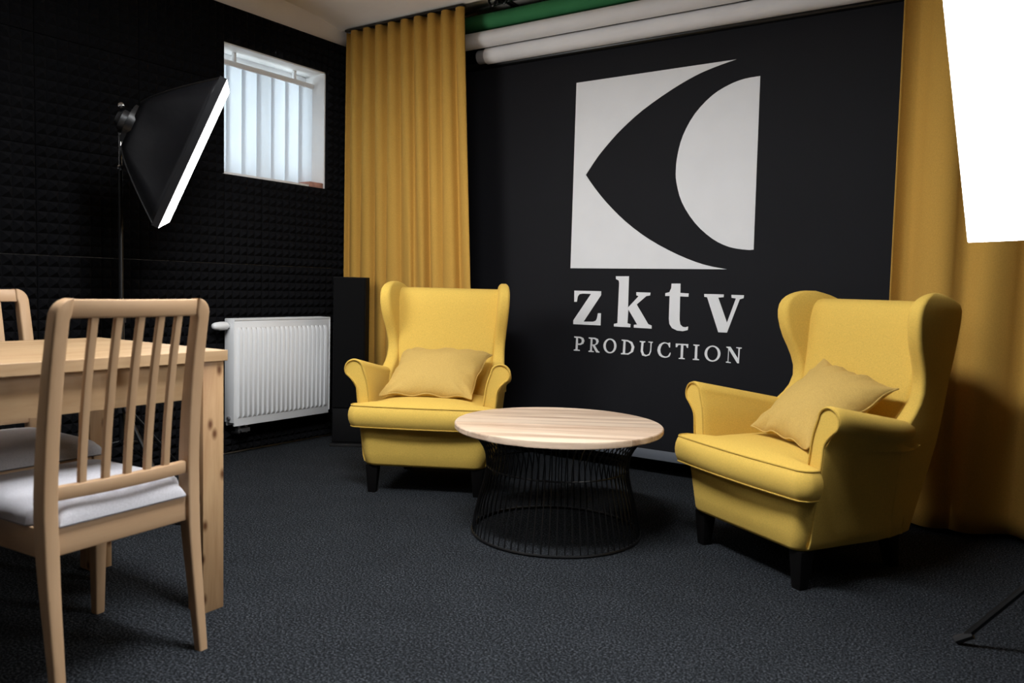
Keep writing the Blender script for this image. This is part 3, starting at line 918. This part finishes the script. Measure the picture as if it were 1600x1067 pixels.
    for j, y in enumerate(vs):
        tv = -1 + 2 * (y - ya) / (yb - ya)
        for i in range(NU + 1):
            x, yy = pt(i, y)
            u = x / hwid(y)
            crown = 0.030 * (1 - abs(u) ** 3.5) * (1 - abs(tv) ** 4)
            top.append(Vector((x, yy, 0.427 + crown)))
            bot.append(Vector((x, yy, 0.328)))
    def idx(i, j): return j * (NU + 1) + i
    loop = [idx(i, 0) for i in range(NU + 1)] + [idx(NU, j) for j in range(1, NV + 1)] + [idx(i, NV) for i in range(NU - 1, -1, -1)] + [idx(0, j) for j in range(NV - 1, 0, -1)]
    mb = MB()
    gf = [(idx(i, j), idx(i + 1, j), idx(i + 1, j + 1), idx(i, j + 1)) for j in range(NV) for i in range(NU)]
    mb.add(top, gf)
    mb.add(bot, [q[::-1] for q in gf])
    n = len(loop)
    rt = [top[k] for k in loop]
    rb = [bot[k] for k in loop]
    nrm = []
    for k in range(n):
        t = (rt[(k + 1) % n] - rt[k - 1]); t.z = 0
        t.normalize()
        nrm.append(Vector((t.y, -t.x, 0)))
    rings = []
    for q in (0, .12, .3, .5, .7, .88, 1):
        bul = 0.017 * math.sin(PI * q) ** 0.7
        rings.append([rt[k] * (1 - q) + rb[k] * q + nrm[k] * bul for k in range(n)])
    mb.loft(rings, False, False)
    cu = mb.build('seat_cushion', M['yellow'], root)
    front = list(range(n - 14, n)) + list(range(0, NU + 14))
    MB().tube([rt[k % n] + nrm[k % n] * 0.002 for k in front], 0.0034, 6).build('piping', M['piping'], cu)
    MB().tube([rb[k % n] + nrm[k % n] * 0.002 for k in front], 0.0036, 6).build('piping', M['piping'], cu)
    # legs
    for lx, ly in ((-0.255, -0.385), (0.255, -0.385), (-0.20, 0.09), (0.20, 0.09)):
        rings = []
        for z, h in ((0.0, 0.019), (0.004, 0.020), (0.136, 0.030)):
            ox = 0.0
            oy = (0.0 if ly < 0 else 0.03 * (1 - z / 0.136))
            rings.append([(p[0], p[1], z) for p in rrect(lx, ly + oy, h, h, 0.004, 2)])
        MB().loft(rings).build('leg', M['leg'], root)
    return root

LC_T, RC_T = math.radians(28.5), math.radians(-30.7)
ac1 = make_armchair()
ac1.location = (1.218, -0.424, 0); ac1.rotation_euler.z = LC_T
tag(ac1, 'yellow wing armchair behind the round coffee table, nearer the radiator and window', 'armchair', 'yellow wing armchairs')
ac2 = copy_tree(ac1)
ac2.location = (3.166, -0.433, 0); ac2.rotation_euler.z = RC_T
tag(ac2, 'yellow wing armchair in front of the right-hand mustard curtain, its side in shadow', 'armchair', 'yellow wing armchairs')

# throw pillows (things of their own, lying on the seats); corners in the chair's own frame
def pillow(name, label, chair, rot, cs, T, seed):
    N = 36
    Mx = Matrix.Translation(chair.location) @ Matrix.Rotation(rot, 4, 'Z')
    BL, BR, TR, TL = [Mx @ Vector(c) for c in cs]
    ctr = (BL + BR + TR + TL) / 4
    nrm = (BR - TL).cross(TR - BL).normalized()
    base = Vector((ctr.x, ctr.y, min(BL.z, BR.z)))
    root = empty(name, base, label=label, cat='pillow', group='mustard throw pillows')
    vt, vb = [], []
    for j in range(N + 1):
        for i in range(N + 1):
            u = math.sin((-1 + 2 * i / N) * PI / 2)
            v_ = math.sin((-1 + 2 * j / N) * PI / 2)
            a = u * (1 - 0.085 * (1 - v_ * v_) * u * u)
            b = v_ * (1 - 0.085 * (1 - u * u) * v_ * v_)
            s, t = (a + 1) / 2, (b + 1) / 2
            p = BL * (1 - s) * (1 - t) + BR * s * (1 - t) + TR * s * t + TL * (1 - s) * t
            e = max(0.0, (1 - u * u)) ** 0.5 * max(0.0, (1 - v_ * v_)) ** 0.5
            edge = 1 - e
            wob = noise.noise(Vector((u * 1.6 + seed, v_ * 1.6, seed * 1.7)))
            rim = 0.009 * math.sin(9 * u + seed) * abs(v_) ** 6 + 0.007 * math.sin(8 * v_ + 2 * seed) * abs(u) ** 6
            rad = noise.noise(Vector((8 * u / (0.4 + abs(v_)) + seed, 1.0 * v_, 2.0))) * abs(v_) ** 3 + noise.noise(Vector((1.0 * u, 8 * v_ / (0.4 + abs(u)), seed))) * abs(u) ** 3
            pucker = 0.020 * rad * min(1.0, 3 * e)
            h = T / 2 * e * (1 + 0.15 * wob)
            vt.append(p - base + nrm * (h + rim + pucker))
            vb.append(p - base + nrm * (-h * 0.8 + rim - 0.0006))
    def idx(i, j): return j * (N + 1) + i
    f = [(idx(i, j), idx(i + 1, j), idx(i + 1, j + 1), idx(i, j + 1)) for j in range(N) for i in range(N)]
    mb = MB()
    mb.add(vt, f); mb.add(vb, [q[::-1] for q in f])
    mb.build('cover', M['pillow'], root)
    loop = [idx(i, 0) for i in range(N)] + [idx(N, j) for j in range(N)] + [idx(i, N) for i in range(N, 0, -1)] + [idx(0, j) for j in range(N, 0, -1)]
    MB().tube([(vt[k] + vb[k]) / 2 for k in loop], 0.0035, 6, closed=True).build('seam', M['pillow'], root)
    return root
pillow('throw_pillow', 'mustard throw pillow leaning on the back of the armchair nearer the window', ac1, LC_T,
       [(-0.243, -0.335, 0.462), (0.208, -0.335, 0.460), (0.258, 0.012, 0.655), (-0.207, 0.012, 0.660)], 0.165, 1.3)
pillow('throw_pillow', 'mustard throw pillow tipped on its corner in the right-hand armchair', ac2, RC_T,
       [(-0.135, -0.275, 0.480), (0.195, -0.320, 0.462), (0.262, 0.030, 0.672), (-0.085, 0.030, 0.742)], 0.165, 4.1)

# ------------------------------------------------------------------ coffee table
ct = empty('coffee_table', (2.199, -0.868, 0), math.radians(32), 'round coffee table with pale plank top on a black wire drum base', 'coffee table')
RT, ZT = 0.424, 0.451
TH = 0.024
tt = empty('tabletop'); tt.parent = ct
NP = 9
edges = [-RT + 2 * RT * k / NP for k in range(NP + 1)]
for k in range(NP):
    a, b = edges[k] + 0.0006, edges[k + 1] - 0.0006
    a, b = max(a, -RT + 0.0005), min(b, RT - 0.0005)
    top_pts = []
    nn = 10
    right = [(math.sqrt(max(0, RT * RT - q * q)), q) for q in [a + (b - a) * i / nn for i in range(nn + 1)]]
    left = [(-x, q) for x, q in right[::-1]]
    out = right + left
    rings = []
    for z, ins in ((ZT - TH, 0.004), (ZT - TH + 0.004, 0.0), (ZT - 0.004, 0.0), (ZT, 0.0035)):
        rings.append([(x * (1 - ins / RT), yv + (0.0004 if yv < (a + b) / 2 else -0.0004) * (ins > 0), z) for x, yv in out])
    MB().loft(rings).build('plank', M['acacia'], tt, smooth=False)
PR = spline_tab([(0.006, 0.343), (0.06, 0.337), (0.14, 0.319), (0.21, 0.300), (0.275, 0.290), (0.335, 0.298), (0.385, 0.328), (0.42, 0.368)], 3)
def ring_tube(name, r, z, t):
    MB().tube([(r * math.cos(2 * PI * k / 64), r * math.sin(2 * PI * k / 64), z) for k in range(64)], t, 8, closed=True).build(name, M['black_metal'], ct)
ring_tube('bottom_ring', 0.343, 0.007, 0.006)
ring_tube('waist_ring', 0.287, 0.275, 0.004)
ring_tube('top_ring', 0.368, 0.420, 0.005)
wire = MB().tube([(r, 0, z) for z, r in PR], 0.0027, 5).build('wire', M['black_metal'], ct)
NW = 72
for k in range(1, NW):
    o = wire.copy()
    COL.objects.link(o)
    o.parent = ct
    o.rotation_euler = (0, 0, 2 * PI * k / NW)
# steel plate that carries the top, and the inner cone of the basket
MB().lathe([(0.37, 0.4215), (0.37, 0.4265)], 48).build('top_plate', M['black_metal'], ct)

# ------------------------------------------------------------------ dining table
DT_L = 1.30
dt = empty('dining_table', (1.484, -2.173 - DT_L / 2, 0), math.radians(1.5), 'knotty oak dining table with thick square legs at the left edge', 'table')
ZD = 0.790
TX, TY = 0.345, DT_L / 2
m = MB()
nb = 4
for k in range(nb):
    x0 = -TX + 2 * TX * k / nb
    x1 = -TX + 2 * TX * (k + 1) / nb
    MB().box((x0 + (0.0004 if k else 0), -TY, ZD - 0.032), (x1 - (0.0004 if k < nb - 1 else 0), TY, ZD)).build('top_board', M['oak_y'], dt, bevel=0.0015, seg=1)
for sx in (-1, 1):
    for sy in (-1, 1):
        cx_, cy_ = sx * (TX - 0.045), sy * (TY - 0.045)
        MB().box((cx_ - 0.036, cy_ - 0.036, 0), (cx_ + 0.036, cy_ + 0.036, ZD - 0.032)).build('leg', M['oak_z'], dt, bevel=0.002)
for sx in (-1, 1):
    a = sx * (TX - 0.045)
    MB().box((a - 0.011, -TY + 0.081, ZD - 0.142), (a + 0.011, TY - 0.081, ZD - 0.032)).build('apron', M['oak_y'], dt, bevel=0.0015)
for sy in (-1, 1):
    a = sy * (TY - 0.045)
    MB().box((-TX + 0.081, a - 0.011, ZD - 0.142), (TX - 0.081, a + 0.011, ZD - 0.032)).build('apron', M['oak_x'], dt, bevel=0.0015)

# ------------------------------------------------------------------ dining chairs (local +y = facing, +x = right)
def make_chair():
    root = empty('dining_chair')
    path = spline_tab([(0.0, -0.045), (0.15, -0.026), (0.30, -0.008), (0.42, 0.0), (0.52, 0.0), (0.65, -0.010), (0.80, -0.030), (0.95, -0.058)], 4)
    H = 0.95
    for s in (-1, 1):
        rings = []
        zs = [0.0, 0.003] + [0.05 * k for k in range(1, 19)] + [0.915, 0.928, 0.938, 0.945, 0.949, 0.950]
        for z in zs:
            yc = interp(path, z)
            xo_ = interp([(0, 0.208), (0.45, 0.212), (0.95, 0.206)], z)
            wd_ = interp([(0, 0.026), (0.35, 0.036), (0.95, 0.036)], z)
            dp = interp([(0, 0.026), (0.42, 0.046), (0.55, 0.044), (0.95, 0.034)], z)
            cut = 0.0
            if z > 0.91:
                q = (z - 0.91) / 0.04
                cut = 0.038 * (1 - math.sqrt(max(0, 1 - q * q)))
            x1, x0 = xo_ - cut, xo_ - wd_ - (0.0 if z < 0.91 else 0.004)
            x1 = max(x1, x0 + 0.003)
            ring = [(s * p[0], p[1], z) for p in rrect((x0 + x1) / 2, yc, (x1 - x0) / 2, dp / 2, 0.006, 3)]
            rings.append(ring)
        MB().loft(rings).build('rear_post', M['beech_z'], root)
        # front leg
        rings = []
        for z, h in ((0, 0.013), (0.003, 0.014), (0.34, 0.020), (0.42, 0.020)):
            yc = 0.40 + (0.006 if z < 0.2 else 0)
            rings.append([(p[0], p[1], z) for p in rrect(s * 0.192, yc, h, h, 0.005, 3)])
        MB().loft(rings).build('front_leg', M['beech_z'], root)
        MB().box((s * 0.192 - 0.011, 0.018, 0.352), (s * 0.192 + 0.011, 0.385, 0.420)).build('side_rail', M['beech_y'], root, bevel=0.002)
    def rail(name, z0, z1, half, yoff, bow, th, top_round=0.0):
        rings = []
        n = 14
        for i in range(n + 1):
            x = -half + 2 * half * i / n
            yb_ = yoff - bow * (1 - (x / half) ** 2)
            rings.append([(x, yb_ + p[0] + (interp(path, (z0 + z1) / 2 + p[1]) - interp(path, (z0 + z1) / 2)) * 0.9, (z0 + z1) / 2 + p[1]) for p in rrect(0, 0, th / 2, (z1 - z0) / 2, 0.005, 2)])
        return MB().loft(rings).build(name, M['beech_x'], root)
    rail('top_rail', 0.905, 0.948, 0.170, interp(path, 0.927), 0.022, 0.022)
    rail('lower_rail', 0.482, 0.516, 0.177, 0.0, 0.014, 0.022)
    rail('rear_apron', 0.353, 0.421, 0.177, 0.002, 0.0, 0.022)
    MB().box((-0.175, 0.388, 0.352), (0.175, 0.410, 0.42)).build('front_apron', M['beech_x'], root, bevel=0.002)
    for k in range(5):
        x = -0.170 + 0.340 * (k + 1) / 6
        rings = []
        for i in range(11):
            z = 0.508 + (0.912 - 0.508) * i / 10
            t = (z - 0.5) / 0.42
            bow = (0.014 + 0.008 * t) * (1 - (x / 0.173) ** 2)
            rings.append([(p[0], interp(path, z) - bow + p[1], z) for p in rrect(x, 0, 0.0095, 0.007, 0.003, 2)])
        MB().loft(rings).build('slat', M['beech_z'], root)
    # upholstered seat
    NU = 22
    vt, vb = [], []
    for j in range(NU + 1):
        for i in range(NU + 1):
            u = math.sin((-1 + 2 * i / NU) * PI / 2)
            w_ = math.sin((-1 + 2 * j / NU) * PI / 2)
            y = 0.205 + w_ * 0.222
            back = interp([(0.0, 1), (0.06, 1), (0.10, 0)], y + 0.0)
            x = u * (0.208 - 0.036 * interp([(-0.02, 1), (0.034, 1), (0.055, 0)], y))
            e = (1 - abs(u) ** 10) ** 0.5 * (1 - abs(w_) ** 10) ** 0.5 * (0.92 + 0.08 * (1 - u * u) * (1 - w_ * w_))
            vt.append(Vector((x, y, 0.424 + 0.056 * e)))
            vb.append(Vector((x, y, 0.4215)))
    def idx(i, j): return j * (NU + 1) + i
    f = [(idx(i, j), idx(i + 1, j), idx(i + 1, j + 1), idx(i, j + 1)) for j in range(NU) for i in range(NU)]
    mb = MB()
    mb.add(vt, f); mb.add(vb, [q[::-1] for q in f])
    mb.build('seat', M['seat_grey'], root)
    return root
ch1 = make_chair()
ch1.location = (1.969, -2.583, 0); ch1.rotation_euler.z = math.radians(94.7)
tag(ch1, 'slatted beech dining chair with grey seat, seen from behind in the foreground', 'chair', 'beech dining chairs')
ch2 = copy_tree(ch1)
ch2.location = (0.897, -2.492, 0); ch2.rotation_euler.z = math.radians(-88)
tag(ch2, 'slatted beech dining chair on the far side of the table, half out of frame', 'chair', 'beech dining chairs')

# ------------------------------------------------------------------ softboxes
def softbox(name, label, centre, N_, U_, W, H, depth, base, foot_az, light, foot_r=0.50):
    Cn = Vector(centre)
    Nn = Vector(N_).normalized()
    Uu = (Vector(U_) - Nn * Vector(U_).dot(Nn)).normalized()
    Ww = Uu.cross(Nn).normalized()
    B = Vector((base[0], base[1], 0))
    root = empty(name, B, label=label, cat='softbox lamp', group='studio softbox lamps')
    def P(a, b, d):
        return Cn + Ww * a + Uu * b + Nn * d - B
    hw_, hh_ = W / 2, H / 2
    # diffuser: slightly bulging
    n = 12
    v, f = [], []
    for j in range(n + 1):
        for i in range(n + 1):
            a, b = -1 + 2 * i / n, -1 + 2 * j / n
            v.append(P(a * hw_, b * hh_, 0.001 + 0.006 * (1 - a * a) * (1 - b * b)))
    for j in range(n):
        for i in range(n):
            k = j * (n + 1) + i
            f.append((k, k + 1, k + n + 2, k + n + 1))
    raw('diffuser', v, f, light, root)
    # black lip round the diffuser
    rim = MB()
    lip = []
    for (a, b, d) in ((1.004, 1.004, 0.0), (1.004, 1.004, -0.028), (0.975, 0.98, -0.028), (0.975, 0.98, 0.0)):
        lip.append([P(sx * hw_ * a, sy * hh_ * b, d) for sx, sy in ((-1, -1), (1, -1), (1, 1), (-1, 1))])
    lip.append(lip[0])
    rim.loft(lip, False, False)
    rim.build('rim', M['shell'], root, smooth=False)
    # four nylon panels, curved, between the rim and the speed ring
    def shell_pt(a, b, t):
        # t 0 rim -> 1 ring
        s = (1 - t)
        k = 0.30 + 0.70 * (s ** 0.85)
        return P(a * hw_ * k, b * hh_ * k, -0.02 - (depth - 0.02) * t)
    corners = ((-1, -1), (1, -1), (1, 1), (-1, 1))
    for q in range(4):
        c0, c1 = corners[q], corners[(q + 1) % 4]
        v, f = [], []
        nt_, ns_ = 10, 8
        for j in range(nt_ + 1):
            for i in range(ns_ + 1):
                u = i / ns_
                a = c0[0] + (c1[0] - c0[0]) * u
                b = c0[1] + (c1[1] - c0[1]) * u
                sag = 0.030 * math.sin(PI * u) * math.sin(PI * min(1, j / nt_))
                p = shell_pt(a, b, j / nt_)
                mid = shell_pt(0, 0, j / nt_)
                v.append(p + (mid - p).normalized() * sag)
        for j in range(nt_):
            for i in range(ns_):
                k = j * (ns_ + 1) + i
                f.append((k, k + 1, k + ns_ + 2, k + ns_ + 1))
        o = raw('side_panel', v, f, M['shell'], root)
        md = o.modifiers.new('thickness', 'SOLIDIFY')
        md.thickness = 0.002
        MB().tube([shell_pt(c0[0] * 0.995, c0[1] * 0.995, j / 10) for j in range(11)], 0.004, 6).build('rod', M['black_metal'], root)
    # speed ring and lamp head
    def ring_at(d, r, k=20):
        return [P(r * math.cos(2 * PI * i / k), r * math.sin(2 * PI * i / k), d) for i in range(k)]
    MB().loft([ring_at(-depth + 0.01, 0.085), ring_at(-depth - 0.02, 0.085), ring_at(-depth - 0.025, 0.055)]).build('speed_ring', M['black_metal'], root)
    hd = MB().loft([ring_at(-depth - 0.02, 0.045), ring_at(-depth - 0.05, 0.045), ring_at(-depth - 0.06, 0.030), ring_at(-depth - 0.07, 0.026)]).build('lamp_socket', M['black_plastic'], root)
    # tilt bracket with chrome knobs, pole, tripod
    top = Vector((0, 0, (P(0, 0, -depth - 0.05)).z - 0.03))
    hp = P(0, 0, -depth - 0.05)
    MB().tube([hp, (hp + top) / 2 + Vector((0, 0, -0.02)), top], 0.014, 8).build('tilt_bracket', M['black_plastic'], root)
    cm = Vector((3.87, -3.67, 1.0)) - B
    for kp in (hp + Vector((0, 0, 0.055)), top, top + Vector((0, 0, -0.16))):
        side = Vector((cm.x, cm.y, 0)).normalized()
        MB().tube([kp - side * 0.02, kp + side * 0.025, kp + side * 0.03], [0.012, 0.012, 0.006], 10).build('knob', M['chrome'], root)
    MB().tube([(0, 0, 0.28), (0, 0, 0.85)], 0.013, 10).build('lower_pole', M['black_metal'], root)
    MB().tube([(0, 0, 0.80), (0, 0, top.z - 0.16)], 0.0105, 10).build('middle_pole', M['black_metal'], root)
    MB().tube([(0, 0, top.z - 0.2), (0, 0, top.z)], 0.0085, 10).build('upper_pole', M['chrome'], root)
    MB().tube([(0, 0, 0.80), (0, 0, 0.86)], 0.019, 12).build('clamp', M['black_plastic'], root)
    MB().tube([(0, 0, 0.40), (0, 0, 0.45)], 0.021, 12).build('collar', M['black_plastic'], root)
    for k in range(3):
        a = foot_az + 2 * PI * k / 3
        e = Vector((math.cos(a), math.sin(a), 0))
        lg = MB().tube([e * 0.02 + Vector((0, 0, 0.43)), e * foot_r + Vector((0, 0, 0.012))], 0.010, 8).build('tripod_leg', M['black_metal'], root)
        MB().tube([e * (foot_r - 0.03) + Vector((0, 0, 0.038)), e * (foot_r + 0.012) + Vector((0, 0, 0.010))], 0.0125, 8).build('rubber_foot', M['black_plastic'], lg)
        MB().tube([Vector((0, 0, 0.27)) + e * 0.012, e * foot_r * 0.55 + Vector((0, 0, 0.213))], 0.006, 6).build('brace', M['black_metal'], root)
    return root

softbox('softbox_lamp', 'softbox lamp in front of the foam wall, seen side-on beside the window',
        (0.717, -1.528, 1.536), (0.520, 0.757, -0.3965), (0.326, 0.2529, 0.9109), 0.50, 0.665, 0.27, (0.455, -1.722), 2.0, M['left_light'])
# right softbox: the lower left corner of its face is known, the face looks down its own axis
Nr = Vector((-0.515 * 0.97, -0.857 * 0.97, -0.242))
Ur = (Vector((0, 0, 1)) - Nr * Nr.z).normalized()
Wr = Ur.cross(Nr).normalized()
cor = Vector((3.658, -1.2545, 1.147))
sgn = 1 if Wr.x > 0 else -1
ctr = cor + Wr * sgn * 0.25 + Ur * 0.36
softbox('softbox_lamp', 'brightly glowing softbox lamp cut off by the upper right corner of the picture',
        ctr, Nr, (0, 0, 1), 0.50, 0.72, 0.34, (ctr.x + 0.20, ctr.y + 0.40), math.atan2(-1.057 - (ctr.y + 0.40), 3.684 - (ctr.x + 0.20)), M['right_light'],
        foot_r=math.hypot(-1.057 - (ctr.y + 0.40), 3.684 - (ctr.x + 0.20)))
# long luminaire on the vault above the frame, plus an added rear fill copy
def luminaire(x, y, label, light):
    t = empty('ceiling_lamp', (x, y, 2.50), label=label, cat='ceiling lamp', group='ceiling luminaires')
    MB().box((-0.62, -0.14, 0.045), (0.62, 0.14, 0.085)).box((-0.62, -0.14, 0.0), (0.62, -0.13, 0.045)).box((-0.62, 0.13, 0.0), (0.62, 0.14, 0.045)).build('housing', M['pvc'], t, smooth=False)
    MB().box((-0.605, -0.128, -0.003), (0.605, 0.128, 0.044)).build('diffuser', light, t, smooth=False)
    for s in (-1, 1):
        MB().box((s * 0.62 - 0.012, -0.142, -0.006), (s * 0.62 + 0.012, 0.142, 0.088)).build('end_cap', M['pvc'], t, bevel=0.004)
    for s in (-1, 1):
        MB().tube([(s * 0.4, 0, 0.083), (s * 0.4, 0, vault(y) - 2.50)], 0.012, 10).build('spacer', M['pvc'], t)
luminaire(2.48, -2.20, 'white ceiling luminaire above the floor in front of the coffee table', M['near_lamp'])
luminaire(1.15, -4.25, 'unseen fill lamp added on the ceiling behind the photographer', M['rear_fill'])

# ------------------------------------------------------------------ cable under the table
cb = MB().tube(catmull([(0.30, -1.95, 0.75), (0.60, -1.98, 0.62), (0.86, -2.02, 0.30), (0.90, -2.05, 0.06), (0.80, -2.12, 0.006), (0.55, -2.20, 0.005)], 8), 0.003, 6).build('power_cable', M['white_cable'])
tag(cb, 'thin white cable hanging down behind the dining table', 'cable')
